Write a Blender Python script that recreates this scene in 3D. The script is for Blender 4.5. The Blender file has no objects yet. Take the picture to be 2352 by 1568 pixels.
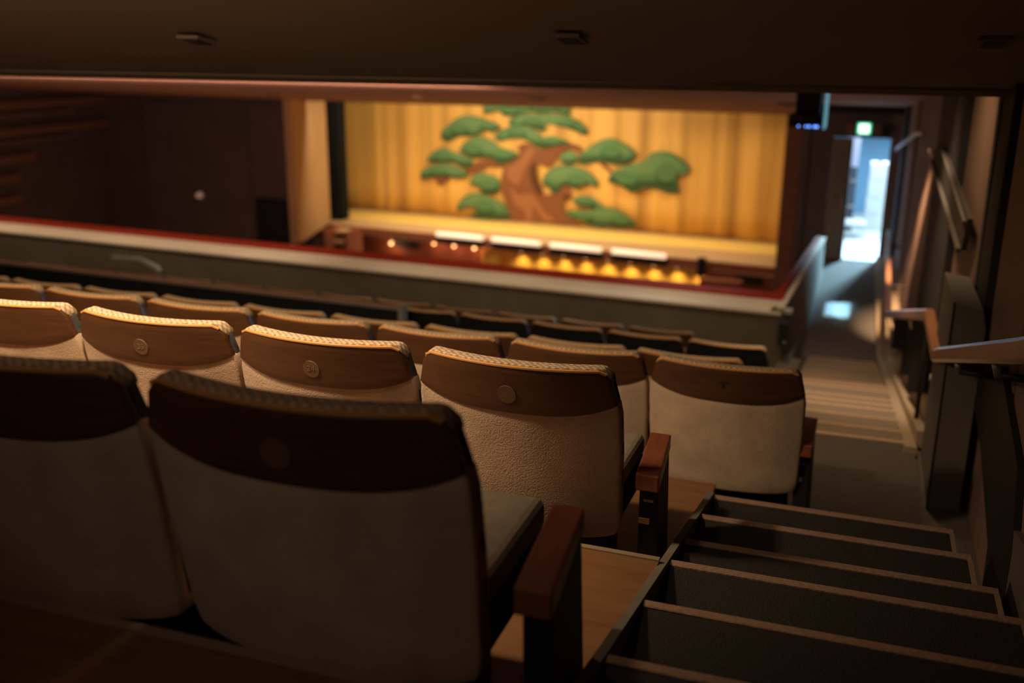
import bpy, bmesh, math, random
from mathutils import Vector, Matrix
random.seed(7)
C = bpy.context.scene.collection
S = bpy.context.scene

# ------------------------------------------------------------------ camera
PITCH, YAW, ROLL = math.radians(16.6), math.radians(18.95), math.radians(0.42)
fwd = Vector((-math.sin(YAW)*math.cos(PITCH), math.cos(YAW)*math.cos(PITCH), -math.sin(PITCH)))
rt = Vector((math.cos(YAW), math.sin(YAW), 0))
up = rt.cross(fwd)
r2 = math.cos(ROLL)*rt + math.sin(ROLL)*up
u2 = math.cos(ROLL)*up - math.sin(ROLL)*rt
cam_data = bpy.data.cameras.new('camera')
cam = bpy.data.objects.new('camera', cam_data)
C.objects.link(cam)
cam.matrix_world = Matrix(((r2.x, u2.x, -fwd.x, 0), (r2.y, u2.y, -fwd.y, 0), (r2.z, u2.z, -fwd.z, 0), (0, 0, 0, 1)))
cam_data.sensor_width = 36
cam_data.lens = 36*2300/2352
cam_data.clip_start = 0.05
cam_data.clip_end = 200
cam_data.dof.use_dof = True
cam_data.dof.focus_distance = 2.28
cam_data.dof.aperture_fstop = 2.0
S.camera = cam

# ------------------------------------------------------------------ world, exposure
w = bpy.data.worlds.new('world'); S.world = w; w.use_nodes = True
w.node_tree.nodes['Background'].inputs[0].default_value = (0.9, 0.62, 0.45, 1)
w.node_tree.nodes['Background'].inputs[1].default_value = 0.012
S.view_settings.view_transform = 'Standard'
S.view_settings.look = 'None'
S.view_settings.exposure = 0
S.view_settings.gamma = 1
S.view_settings.use_curve_mapping = False

# ------------------------------------------------------------------ lights
def light(name, kind, loc, target, power, color, size=0.2, size_y=None, angle=90, blend=0.6, spread=None):
    d = bpy.data.lights.new(name, kind)
    d.energy = power; d.color = color
    if kind == 'AREA':
        d.shape = 'RECTANGLE' if size_y else 'SQUARE'
        d.size = size
        if size_y: d.size_y = size_y
        if spread: d.spread = math.radians(spread)
    else:
        d.shadow_soft_size = size
    if kind == 'SPOT':
        d.spot_size = math.radians(angle); d.spot_blend = blend
    o = bpy.data.objects.new(name, d); C.objects.link(o)
    o.location = loc
    o.rotation_euler = (Vector(target)-Vector(loc)).to_track_quat('-Z', 'Y').to_euler()
    return o
WARM = (1.0, 0.66, 0.36)
# stage wash, hung behind the header
light('stage_wash_light', 'AREA', (-8.3, 21.2, -1.25), (-8.3, 24.5, -2.9), 215, (1.0, 0.78, 0.48), 6.0, 0.3)
light('stage_floor_light', 'AREA', (-7.0, 22.9, -0.9), (-7.0, 23.5, -4.5), 60, (1.0, 0.76, 0.40), 11.0, 0.3, spread=90)
light('stage_front_light', 'AREA', (-7.0, 21.25, -1.25), (-7.0, 21.7, -4.5), 45, (1.0, 0.74, 0.50), 11.0, 0.25, spread=70)
# downlights in front of the soffit: parapet, front rows, lower steps
for i, (x, y, p) in enumerate(((-8.4, 7.38, 75), (-6.8, 7.26, 75), (-5.2, 7.2, 80), (-3.4, 7.08, 56), (-1.9, 7.0, 54), (-0.6, 6.95, 42))):
    light('hall_downlight', 'SPOT', (x, y, -0.235-(0.03 if x < -6 else 0)), (x, y+0.62, -2.0), p, (1.0, 0.78, 0.54), 0.03, angle=72, blend=0.9)
light('step_downlight', 'SPOT', (0.0, 5.8, 0.35), (0.16, 5.75, -2.0), 125, (1.0, 0.72, 0.46), 0.1, angle=62, blend=0.9)
light('rail_fill', 'SPOT', (0.2, 6.6, -0.17), (0.33, 8.4, -1.88), 25, (1.0, 0.62, 0.34), 0.04, angle=44, blend=0.9)  # unseen fill added to brighten the far handrail
light('rail_fill', 'SPOT', (0.24, 6.6, -0.17), (0.45, 8.9, -1.80), 2600, (1.0, 0.62, 0.33), 0.03, angle=15, blend=1.0)  # narrow unseen beam added to turn the far rail orange
light('hall_up_fill', 'AREA', (-7.0, 15.0, -6.2), (-7.0, 15.6, 0), 85, (1.0, 0.50, 0.28), 11.0, 6.0)  # unseen upward fill added below the hall for its ceiling and walls
light('hall_wall_fill', 'AREA', (-8.0, 9.0, -0.55), (-9.0, 20.0, -3.2), 130, (1.0, 0.66, 0.50), 9.0, 0.3)  # unseen fill added to lift the dark hall walls
# warm downlights in the balcony soffit above the seats
for x, p in ((-3.2, 60), (-2.4, 74), (-1.55, 92), (-0.90, 7)):
    light('seat_downlight', 'SPOT', (x, 1.70, 0.22), (x-0.15, 2.25, -1.2), p, (1.0, 0.70, 0.42), 0.06, angle=144, blend=0.9)
for x, p in ((-5.2, 30), (-3.4, 30), (-1.7, 30), (0.05, 45)):
    light('seat_downlight', 'SPOT', (x, 4.6, 0.35), (x, 5.0, -1.9), p, WARM, 0.10, angle=110, blend=0.9)
# weak unseen fill spots added behind the camera for the nearest row and steps
light('rear_fill', 'SPOT', (-0.85, -0.35, 0.48), (-0.62, 1.1, -0.42), 7.0, (1.0, 0.70, 0.50), 0.15, angle=58, blend=1.0)
light('rear_fill', 'SPOT', (-1.6, -0.40, 0.48), (-1.25, 1.1, -0.40), 1.6, (1.0, 0.70, 0.50), 0.15, angle=60, blend=1.0)
light('rear_fill', 'SPOT', (0.1, -0.40, 0.48), (0.15, 1.6, -0.9), 0.3, (1.0, 0.78, 0.62), 0.15, angle=130, blend=0.9)
# daylight room behind the exit door
light('lobby_light', 'AREA', (0.45, 15.3, -1.02), (0.2, 14.9, -2.6), 58, (0.62, 0.88, 1.0), 1.1, 1.6)
light('lobby_side_light', 'AREA', (1.0, 16.3, -1.10), (-0.15, 11.6, -2.6), 80, (0.42, 0.78, 1.0), 0.35, 0.35, spread=50)
light('lobby_door_light', 'AREA', (0.06, 13.6, -1.12), (-0.06, 10.5, -2.6), 0.25, (0.40, 0.80, 1.0), 0.10, 0.10, spread=9)

# ------------------------------------------------------------------ materials
def mat(name, col, rough=0.7, col2=None, scale=8, stretch=(1, 1, 1), bump=0.0, bscale=None, detail=6, metal=0, sheen=0, spec=0.3, contrast=(0.3, 0.7), kind='noise', emit=None, estr=0):
    m = bpy.data.materials.new(name); m.use_nodes = True
    nt = m.node_tree; N = nt.nodes; L = nt.links
    b = N['Principled BSDF']
    b.inputs['Base Color'].default_value = (*col, 1)
    b.inputs['Roughness'].default_value = rough
    b.inputs['Metallic'].default_value = metal
    b.inputs['Specular IOR Level'].default_value = spec
    if sheen:
        b.inputs['Sheen Weight'].default_value = sheen
    if emit:
        b.inputs['Emission Color'].default_value = (*emit, 1); b.inputs['Emission Strength'].default_value = estr
    if col2 or bump:
        tc = N.new('ShaderNodeTexCoord'); mp = N.new('ShaderNodeMapping')
        mp.inputs['Scale'].default_value = stretch
        L.new(tc.outputs['Object'], mp.inputs['Vector'])
        if kind == 'wave':
            t = N.new('ShaderNodeTexWave'); t.inputs['Scale'].default_value = scale
            t.inputs['Distortion'].default_value = 4; t.inputs['Detail'].default_value = 3
            out = t.outputs['Fac']
        elif kind == 'voronoi':
            t = N.new('ShaderNodeTexVoronoi'); t.inputs['Scale'].default_value = scale
            out = t.outputs['Distance']
        else:
            t = N.new('ShaderNodeTexNoise'); t.inputs['Scale'].default_value = scale; t.inputs['Detail'].default_value = detail
            out = t.outputs['Fac']
        L.new(mp.outputs['Vector'], t.inputs['Vector'])
        if col2:
            r = N.new('ShaderNodeValToRGB')
            r.color_ramp.elements[0].position = contrast[0]; r.color_ramp.elements[0].color = (*col, 1)
            r.color_ramp.elements[1].position = contrast[1]; r.color_ramp.elements[1].color = (*col2, 1)
            L.new(out, r.inputs['Fac']); L.new(r.outputs['Color'], b.inputs['Base Color'])
        if bump:
            bp = N.new('ShaderNodeBump'); bp.inputs['Strength'].default_value = bump; bp.inputs['Distance'].default_value = 0.01
            if bscale:
                t2 = N.new('ShaderNodeTexNoise'); t2.inputs['Scale'].default_value = bscale; t2.inputs['Detail'].default_value = 8
                L.new(tc.outputs['Object'], t2.inputs['Vector']); L.new(t2.outputs['Fac'], bp.inputs['Height'])
            else:
                L.new(out, bp.inputs['Height'])
            L.new(bp.outputs['Normal'], b.inputs['Normal'])
    return m
M = {}
M['wood_panel'] = mat('walnut_veneer', (0.060, 0.023, 0.0085), 0.42, (0.092, 0.038, 0.0145), 5, (2, 2, 22), spec=0.65)
M['arm_wood'] = mat('armrest_wood', (0.20, 0.062, 0.032), 0.35, (0.28, 0.09, 0.045), 6, (14, 1.5, 3), spec=0.45)
M['rail_wood'] = mat('handrail_wood', (0.42, 0.19, 0.095), 0.28, (0.52, 0.25, 0.13), 5, (12, 1.5, 12), spec=0.55)
M['black'] = mat('black_paint', (0.016, 0.015, 0.017), 0.6)
M['black_cloth'] = mat('black_cloth', (0.012, 0.013, 0.014), 0.95, spec=0.1)
M['dark_fabric'] = mat('charcoal_fabric', (0.045, 0.043, 0.046), 0.95, (0.085, 0.078, 0.075), 60, bump=0.2, spec=0.15)
M['pipe'] = mat('gold_piping', (0.60, 0.29, 0.085), 0.5)
M['metal'] = mat('dull_metal', (0.45, 0.42, 0.38), 0.4, metal=0.8)
M['plate'] = mat('number_plate', (0.135, 0.080, 0.042), 0.5, (0.155, 0.094, 0.052), 40)
M['digit'] = mat('engraved_digit', (0.19, 0.135, 0.075), 0.5)
M['floor_wood'] = mat('varnished_floorboards', (0.19, 0.092, 0.038), 0.45, (0.26, 0.130, 0.054), 3, (1.2, 14, 1), spec=0.35)
M['floor_dark'] = mat('riser_brown', (0.10, 0.055, 0.035), 0.6)
M['trim_edge'] = mat('floor_edge_trim', (0.30, 0.22, 0.15), 0.5)
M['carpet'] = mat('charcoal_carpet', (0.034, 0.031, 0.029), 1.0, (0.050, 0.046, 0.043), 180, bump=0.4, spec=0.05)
M['seat_top'] = mat('worn_grey_brown_velour', (0.20, 0.165, 0.13), 0.95, (0.28, 0.23, 0.18), 14, bump=0.2, bscale=120, spec=0.1)
M['brace'] = mat('brace_board', (0.060, 0.050, 0.040), 0.8)
M['brace_edge'] = mat('brace_edge', (0.13, 0.115, 0.095), 0.7)
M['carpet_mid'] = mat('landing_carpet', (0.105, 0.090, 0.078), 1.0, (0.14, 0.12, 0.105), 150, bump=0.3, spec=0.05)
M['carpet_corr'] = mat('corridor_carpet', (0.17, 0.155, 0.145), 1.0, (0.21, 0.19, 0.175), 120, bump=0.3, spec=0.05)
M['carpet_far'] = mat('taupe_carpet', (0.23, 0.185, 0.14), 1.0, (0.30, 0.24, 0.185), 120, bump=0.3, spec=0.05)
M['nosing'] = mat('nosing_strip', (0.29, 0.18, 0.125), 0.7, (0.37, 0.24, 0.17), 90, bump=0.3)
M['nosing_far'] = mat('pale_nosing', (0.48, 0.32, 0.20), 0.8, (0.58, 0.40, 0.26), 60)
M['stringer'] = mat('stringer_grey', (0.17, 0.15, 0.125), 0.8, (0.22, 0.19, 0.16), 12)
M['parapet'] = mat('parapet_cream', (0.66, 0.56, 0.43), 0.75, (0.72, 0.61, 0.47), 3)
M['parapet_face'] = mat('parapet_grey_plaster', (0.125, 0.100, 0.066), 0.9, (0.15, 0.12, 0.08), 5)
M['red'] = mat('red_velvet', (0.27, 0.026, 0.010), 0.9, (0.33, 0.034, 0.014), 30, spec=0.1)
M['soffit'] = mat('soffit_brown_paint', (0.185, 0.158, 0.135), 0.9, (0.205, 0.175, 0.15), 1.5)
M['beam'] = mat('soffit_lip', (0.14, 0.11, 0.085), 0.85)
M['hall_ceiling'] = mat('hall_ceiling_brown', (0.40, 0.20, 0.13), 0.85, (0.44, 0.23, 0.15), 1)
M['wall_brown'] = mat('dark_brown_wall', (0.11, 0.075, 0.065), 0.8, (0.13, 0.09, 0.075), 1.5)
M['wall_red'] = mat('russet_wall', (0.20, 0.095, 0.065), 0.8, (0.24, 0.115, 0.08), 2, (1, 1, 6))
M['tan'] = mat('tan_wall', (0.62, 0.37, 0.18), 0.8, (0.66, 0.41, 0.21), 1)
M['right_wall'] = mat('rosewood_wall', (0.21, 0.135, 0.105), 0.7, (0.26, 0.165, 0.125), 3, (9, 9, 1), spec=0.2)
M['pilaster'] = mat('charcoal_pilaster', (0.030, 0.028, 0.028), 0.8)
M['beige_wall'] = mat('beige_dado', (0.40, 0.31, 0.215), 0.85, (0.46, 0.355, 0.25), 4)
M['pier'] = mat('grey_pier', (0.125, 0.108, 0.092), 0.9, (0.15, 0.13, 0.11), 7)
M['white'] = mat('white_paint', (0.80, 0.82, 0.83), 0.6)
M['blue'] = mat('blue_panel', (0.22, 0.42, 0.60), 0.7)
M['lilac'] = mat('lilac_wall', (0.50, 0.48, 0.62), 0.8)
M['greydark'] = mat('dark_grey_rack', (0.08, 0.085, 0.11), 0.7)
M['jamb'] = mat('door_jamb', (0.20, 0.155, 0.105), 0.7, (0.24, 0.185, 0.125), 6)
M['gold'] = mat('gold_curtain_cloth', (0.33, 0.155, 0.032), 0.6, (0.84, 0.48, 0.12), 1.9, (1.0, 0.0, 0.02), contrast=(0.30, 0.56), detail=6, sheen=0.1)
M['stage_gold'] = mat('gold_lit_stage_floor', (0.95, 0.68, 0.20), 0.6)
M['stage_wood'] = mat('stage_boards', (0.50, 0.33, 0.18), 0.5, (0.62, 0.41, 0.23), 1.2, (1, 10, 1))
M['stage_front'] = mat('stage_front_russet', (0.27, 0.085, 0.045), 0.7, (0.33, 0.11, 0.06), 2)
M['amber'] = mat('amber_panel', (0.75, 0.42, 0.08), 0.7)
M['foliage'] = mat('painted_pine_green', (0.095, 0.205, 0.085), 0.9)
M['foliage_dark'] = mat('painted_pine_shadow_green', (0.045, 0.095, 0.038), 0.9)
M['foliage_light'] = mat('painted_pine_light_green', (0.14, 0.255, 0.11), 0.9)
M['trunk'] = mat('painted_trunk', (0.21, 0.078, 0.034), 0.9, (0.24, 0.092, 0.04), 1)
M['trunk_light'] = mat('painted_trunk_light', (0.33, 0.135, 0.062), 0.9)
M['trunk_dark'] = mat('painted_trunk_dark', (0.10, 0.04, 0.018), 0.9)
M['footlight'] = mat('footlight_tube', (0.9, 0.8, 0.7), 0.5, emit=(1.0, 0.66, 0.42), estr=1.15)
M['bulb'] = mat('warm_bulb', (1, .8, .5), 0.5, emit=(1.0, 0.52, 0.20), estr=2.6)
M['sign_white'] = mat('exit_sign_white', (0.9, 1, 0.95), 0.5, emit=(0.75, 1.0, 0.86), estr=2.2)
M['sign_green'] = mat('exit_sign_green', (0.0, 0.5, 0.25), 0.5, emit=(0.0, 0.75, 0.33), estr=1.0)
M['led'] = mat('blue_indicator', (0.1, 0.2, 1), 0.5, emit=(0.12, 0.30, 1.0), estr=3.0)
M['patch_blue'] = mat('pale_blue_light_patch', (0.34, 0.55, 0.62), 0.5)  # colour of the light patch on the corridor floor
M['pale_metal'] = mat('pale_metal_bracket', (0.60, 0.62, 0.58), 0.35, metal=0.5)

def fabric_beige():
    m = bpy.data.materials.new('beige_velour'); m.use_nodes = True
    N = m.node_tree.nodes; L = m.node_tree.links; b = N['Principled BSDF']
    tc = N.new('ShaderNodeTexCoord')
    n1 = N.new('ShaderNodeTexNoise'); n1.inputs['Scale'].default_value = 9; n1.inputs['Detail'].default_value = 7
    L.new(tc.outputs['Object'], n1.inputs['Vector'])
    r = N.new('ShaderNodeValToRGB')
    r.color_ramp.elements[0].position = .3; r.color_ramp.elements[0].color = (0.43, 0.315, 0.215, 1)
    r.color_ramp.elements[1].position = .72; r.color_ramp.elements[1].color = (0.60, 0.455, 0.325, 1)
    L.new(n1.outputs['Fac'], r.inputs['Fac']); L.new(r.outputs['Color'], b.inputs['Base Color'])
    # fine vein-like creases
    mp = N.new('ShaderNodeMapping'); mp.inputs['Rotation'].default_value = (0, 0.6, 0); mp.inputs['Scale'].default_value = (16, 3, 6)
    L.new(tc.outputs['Object'], mp.inputs['Vector'])
    nz = N.new('ShaderNodeTexNoise'); nz.inputs['Scale'].default_value = 2.2; nz.inputs['Detail'].default_value = 4
    L.new(mp.outputs['Vector'], nz.inputs['Vector'])
    s1 = N.new('ShaderNodeMath'); s1.operation = 'SUBTRACT'; s1.inputs[1].default_value = 0.5; L.new(nz.outputs['Fac'], s1.inputs[0])
    s2 = N.new('ShaderNodeMath'); s2.operation = 'ABSOLUTE'; L.new(s1.outputs[0], s2.inputs[0])
    s3 = N.new('ShaderNodeMath'); s3.operation = 'LESS_THAN'; s3.inputs[1].default_value = 0.010; L.new(s2.outputs[0], s3.inputs[0])
    n2 = N.new('ShaderNodeTexNoise'); n2.inputs['Scale'].default_value = 240; L.new(tc.outputs['Object'], n2.inputs['Vector'])
    ad = N.new('ShaderNodeMath'); ad.operation = 'MULTIPLY_ADD'; ad.inputs[1].default_value = 0.35
    L.new(n2.outputs['Fac'], ad.inputs[0]); L.new(s3.outputs[0], ad.inputs[2])
    bp = N.new('ShaderNodeBump'); bp.inputs['Strength'].default_value = 0.7; bp.inputs['Distance'].default_value = 0.006
    L.new(ad.outputs[0], bp.inputs['Height']); L.new(bp.outputs['Normal'], b.inputs['Normal'])
    b.inputs['Roughness'].default_value = 0.95; b.inputs['Specular IOR Level'].default_value = 0.1
    b.inputs['Sheen Weight'].default_value = 0.15
    return m
M['beige'] = fabric_beige()

def fabric_lip():
    m = bpy.data.materials.new('patterned_cream_weave'); m.use_nodes = True
    N = m.node_tree.nodes; L = m.node_tree.links; b = N['Principled BSDF']
    tc = N.new('ShaderNodeTexCoord'); mp = N.new('ShaderNodeMapping')
    mp.inputs['Rotation'].default_value = (0, 0, math.radians(45)); mp.inputs['Scale'].default_value = (1, 1, 0.2)
    L.new(tc.outputs['Object'], mp.inputs['Vector'])
    ch = N.new('ShaderNodeTexVoronoi'); ch.inputs['Scale'].default_value = 85; ch.inputs['Randomness'].default_value = 0.25
    L.new(mp.outputs['Vector'], ch.inputs['Vector'])
    r = N.new('ShaderNodeValToRGB')
    r.color_ramp.elements[0].position = .2; r.color_ramp.elements[0].color = (0.62, 0.48, 0.33, 1)
    r.color_ramp.elements[1].position = .62; r.color_ramp.elements[1].color = (0.26, 0.175, 0.105, 1)
    L.new(ch.outputs['Distance'], r.inputs['Fac']); L.new(r.outputs['Color'], b.inputs['Base Color'])
    bp = N.new('ShaderNodeBump'); bp.inputs['Strength'].default_value = 0.5; bp.inputs['Distance'].default_value = 0.003; bp.invert = True
    L.new(ch.outputs['Distance'], bp.inputs['Height']); L.new(bp.outputs['Normal'], b.inputs['Normal'])
    b.inputs['Roughness'].default_value = 0.9; b.inputs['Specular IOR Level'].default_value = 0.15
    return m
M['lip'] = fabric_lip()

# ------------------------------------------------------------------ helpers
def link(name, me, material, parent=None, smooth=False):
    me.materials.clear(); me.materials.append(M[material])
    if smooth:
        for p in me.polygons: p.use_smooth = True
    o = bpy.data.objects.new(name, me); C.objects.link(o)
    if parent: o.parent = parent
    return o
def mesh(name, vs, fs):
    me = bpy.data.meshes.new(name); me.from_pydata([tuple(v) for v in vs], [], fs); me.update(); return me
def fixn(me):
    bm = bmesh.new(); bm.from_mesh(me); bmesh.ops.recalc_face_normals(bm, faces=bm.faces); bm.to_mesh(me); bm.free(); return me
HEX = [(0, 3, 2, 1), (4, 5, 6, 7), (0, 1, 5, 4), (1, 2, 6, 5), (2, 3, 7, 6), (3, 0, 4, 7)]
def hexa(name, pts, material, parent=None, bevel=0.0, seg=2):
    """eight corners: four of the bottom ring, four of the top ring"""
    me = fixn(mesh(name, pts, HEX))
    if bevel:
        bm = bmesh.new(); bm.from_mesh(me)
        bmesh.ops.bevel(bm, geom=list(bm.edges), offset=bevel, segments=seg, affect='EDGES', profile=0.5)
        bm.to_mesh(me); bm.free()
    return link(name, me, material, parent)
def box(name, x0, x1, y0, y1, z0, z1, material, parent=None, bevel=0.0, seg=2):
    return hexa(name, [(x0, y0, z0), (x1, y0, z0), (x1, y1, z0), (x0, y1, z0), (x0, y0, z1), (x1, y0, z1), (x1, y1, z1), (x0, y1, z1)], material, parent, bevel, seg)
def prism(name, poly, axis, a, b, material, parent=None, bevel=0.0):
    """extrude a 2-D polygon along an axis: axis 'x' -> poly is (y,z); 'y' -> (x,z); 'z' -> (x,y)"""
    def P(p, t):
        return {'x': (t, p[0], p[1]), 'y': (p[0], t, p[1]), 'z': (p[0], p[1], t)}[axis]
    n = len(poly)
    vs = [P(p, a) for p in poly]+[P(p, b) for p in poly]
    fs = [tuple(range(n)), tuple(range(2*n-1, n-1, -1))]+[(i, (i+1) % n, n+(i+1) % n, n+i) for i in range(n)]
    me = fixn(mesh(name, vs, fs))
    if bevel:
        bm = bmesh.new(); bm.from_mesh(me)
        bmesh.ops.bevel(bm, geom=list(bm.edges), offset=bevel, segments=2, affect='EDGES', profile=0.5)
        bm.to_mesh(me); bm.free()
    return link(name, me, material, parent)
def bar(name, pts, wdt, hgt, material, parent=None, bevel=0.006):
    """a rectangular-section bar that follows a polyline, mitred, section kept upright"""
    pts = [Vector(p) for p in pts]; rings = []
    for i, p in enumerate(pts):
        d = Vector((0, 0, 0))
        if i > 0: d += (p-pts[i-1]).normalized()
        if i < len(pts)-1: d += (pts[i+1]-p).normalized()
        d.normalize()
        side = d.cross(Vector((0, 0, 1)))
        side = side.normalized() if side.length > 1e-4 else Vector((1, 0, 0))
        up_ = side.cross(d).normalized()
        ch = bevel
        sec = [(-1, -1, 1, 0), (-1, -1, 0, 1)]
        W2, H2 = wdt/2, hgt/2
        ring = [(-W2+ch, -H2), (W2-ch, -H2), (W2, -H2+ch), (W2, H2-ch), (W2-ch, H2), (-W2+ch, H2), (-W2, H2-ch), (-W2, -H2+ch)]
        rings.append([p+side*a+up_*b for a, b in ring])
    n = 8; vs = [v for r in rings for v in r]; fs = []
    for i in range(len(pts)-1):
        for k in range(n):
            fs.append((i*n+k, i*n+(k+1) % n, (i+1)*n+(k+1) % n, (i+1)*n+k))
    fs.append(tuple(range(n))); fs.append(tuple(range((len(pts)-1)*n, len(pts)*n)))
    return link(name, fixn(mesh(name, vs, fs)), material, parent)
def cyl(name, p0, p1, r, material, parent=None, n=14, r1=None, smooth=True):
    p0, p1 = Vector(p0), Vector(p1); d = (p1-p0).normalized()
    a = d.orthogonal().normalized(); b = d.cross(a); r1 = r if r1 is None else r1
    vs = [p0+(a*math.cos(2*math.pi*k/n)+b*math.sin(2*math.pi*k/n))*r for k in range(n)]
    vs += [p1+(a*math.cos(2*math.pi*k/n)+b*math.sin(2*math.pi*k/n))*r1 for k in range(n)]
    fs = [(k, (k+1) % n, n+(k+1) % n, n+k) for k in range(n)]+[tuple(range(n)), tuple(range(2*n-1, n-1, -1))]
    me = fixn(mesh(name, vs, fs)); o = link(name, me, material, parent)
    if smooth:
        for p in me.polygons: p.use_smooth = len(p.vertices) == 4
    return o
def tag(o, label=None, cat=None, group=None, kind=None):
    if label: o['label'] = label
    if cat: o['category'] = cat
    if group: o['group'] = group
    if kind: o['kind'] = kind
    return o
def empty(name, loc=(0, 0, 0), rz=0.0):
    o = bpy.data.objects.new(name, None); C.objects.link(o); o.location = loc; o.rotation_euler = (0, 0, rz); o.empty_display_size = 0.1
    return o
def struct(o, label=None):
    o['kind'] = 'structure'
    if label: o['label'] = label
    return o
def rowy(y0, x0, deg):
    t = math.tan(math.radians(deg))
    return lambda x: y0 + (x-x0)*t

# outline of the painted pine, in metres along and up the curtain
PINE={"foliage":[[[7.66,-1.61],[7.61,-1.46],[7.39,-1.42],[6.88,-1.38],[6.31,-1.39],[6.34,-1.65],[6.59,-1.7],[7.02,-1.8],[7.17,-1.71],[7.31,-1.68],[7.61,-1.75]],[[6.31,-1.39],[5.82,-1.35],[5.48,-1.4],[5.3,-1.61],[5.37,-1.71],[5.64,-1.66],[6.31,-1.68]],[[6.95,-1.89],[6.7,-1.72],[6.17,-1.71],[5.64,-1.69],[5.3,-1.74],[4.98,-1.89],[4.83,-2.07],[4.91,-2.17],[5.18,-2.08],[5.46,-2.0],[5.92,-1.94],[5.95,-2.08],[6.05,-2.13],[6.3,-2.05],[6.52,-1.99],[6.88,-2.02]],[[8.89,-2.3],[8.62,-2.02],[8.28,-1.83],[7.9,-1.81],[7.53,-1.91],[7.28,-1.99],[7.2,-2.1],[7.42,-2.2],[7.64,-2.16],[7.75,-2.25],[7.98,-2.33],[8.36,-2.34],[8.66,-2.49],[8.85,-2.45]],[[7.33,-2.27],[7.06,-2.09],[6.7,-2.0],[6.34,-2.05],[6.09,-2.21],[5.94,-2.31],[5.63,-2.26],[5.31,-2.37],[5.31,-2.42],[5.8,-2.49],[5.98,-2.53],[6.19,-2.51],[6.4,-2.39],[6.69,-2.32],[7.02,-2.37],[7.27,-2.4]],[[8.36,-2.71],[8.17,-2.47],[7.79,-2.32],[7.46,-2.4],[7.16,-2.59],[6.94,-2.64],[6.65,-2.73],[6.87,-2.9],[7.23,-3.0],[7.38,-2.9],[7.68,-2.84],[7.98,-2.89],[8.17,-2.8]],[[9.33,-3.0],[9.13,-2.78],[8.82,-2.65],[8.55,-2.75],[8.25,-2.81],[7.98,-2.96],[8.02,-3.11],[8.29,-3.13],[8.55,-3.02],[9.14,-3.05]],[[9.54,-3.42],[9.37,-3.2],[8.94,-3.08],[8.59,-3.09],[8.25,-3.21],[8.1,-3.34],[8.37,-3.44],[8.75,-3.41],[9.14,-3.45],[9.46,-3.52]],[[8.06,-3.47],[7.87,-3.29],[7.53,-3.27],[7.23,-3.39],[7.18,-3.59],[7.27,-3.73],[7.61,-3.77],[7.76,-3.69],[7.68,-3.58],[7.98,-3.59]],[[8.45,-4.22],[8.25,-3.93],[7.87,-3.78],[7.53,-3.85],[7.08,-4.02],[6.95,-4.25],[6.97,-4.42],[8.03,-4.45],[7.76,-4.27],[7.68,-4.16],[8.06,-4.16],[8.37,-4.3]],[[5.55,-2.75],[5.38,-2.6],[5.14,-2.6],[5.06,-2.78],[5.3,-2.89],[5.48,-2.86]],[[5.06,-2.81],[4.8,-2.48],[4.5,-2.29],[4.2,-2.21],[3.9,-2.31],[3.59,-2.51],[3.62,-2.66],[3.88,-2.81],[4.21,-2.83],[4.48,-2.79],[4.75,-2.84],[4.96,-2.87]],[[4.25,-3.21],[4.07,-2.98],[3.68,-2.83],[3.35,-2.72],[3.17,-2.52],[2.78,-2.47],[2.46,-2.61],[2.23,-2.81],[2.28,-2.97],[2.56,-3.05],[2.44,-3.42],[2.77,-3.44],[3.06,-3.36],[3.39,-3.4],[3.61,-3.51],[3.92,-3.35],[4.19,-3.29]],[[5.99,-3.45],[5.93,-3.18],[5.61,-2.97],[5.16,-2.94],[4.74,-3.08],[4.51,-3.29],[4.56,-3.42],[4.91,-3.32],[5.04,-3.5],[5.43,-3.41],[5.56,-3.62],[5.74,-3.63],[5.82,-3.5]],[[5.17,-3.79],[4.97,-3.68],[4.66,-3.69],[4.37,-3.9],[4.44,-4.03],[4.72,-3.95],[5.07,-3.88]],[[5.34,-4.1],[4.89,-4.03],[4.65,-4.01],[4.48,-3.94],[4.03,-3.94],[3.69,-4.11],[3.46,-4.32],[3.61,-4.36],[3.88,-4.38],[4.6,-4.41],[4.95,-4.27],[5.3,-4.19]]],"trunk":[[[6.93,-4.43],[7.01,-4.08],[7.16,-3.72],[7.16,-3.38],[7.09,-3.11],[6.87,-2.9],[6.65,-2.73],[6.69,-2.53],[6.51,-2.44],[6.3,-2.48],[6.15,-2.57],[5.87,-2.53],[5.45,-2.41],[5.14,-2.4],[4.97,-2.52],[5.0,-2.61],[5.28,-2.53],[5.55,-2.64],[5.69,-2.84],[5.86,-3.01],[6.15,-2.93],[6.18,-3.19],[6.03,-3.52],[5.95,-3.71],[5.64,-3.62],[5.5,-3.45],[5.29,-3.5],[5.21,-3.73],[5.45,-3.87],[5.38,-4.13],[5.05,-4.34],[5.23,-4.41],[6.27,-4.43]],[[8.25,-3.24],[7.98,-3.03],[7.61,-2.91],[7.09,-2.98],[7.09,-3.08],[7.53,-3.07],[7.83,-3.22],[8.1,-3.3]],[[4.53,-2.8],[4.41,-2.79],[4.13,-3.05],[4.24,-3.04]],[[9.1,-3.46],[8.63,-3.41],[8.95,-3.66]]],"light":[[[6.9,-3.57],[6.68,-3.76],[6.28,-3.73],[5.95,-4.11],[5.66,-4.34],[5.94,-4.38],[6.24,-4.03],[6.27,-4.38],[6.45,-4.4],[6.49,-4.15],[6.75,-4.03]],[[7.01,-3.11],[6.69,-2.89],[6.4,-2.55],[6.22,-2.61],[6.5,-3.08],[6.68,-3.49],[6.94,-3.37]]],"dark":[[[6.2,-2.93],[6.14,-3.26],[5.99,-3.68],[6.17,-3.66],[6.32,-3.37],[6.36,-3.07]],[[5.46,-3.68],[5.25,-3.7],[5.35,-3.8]]]}

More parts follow.
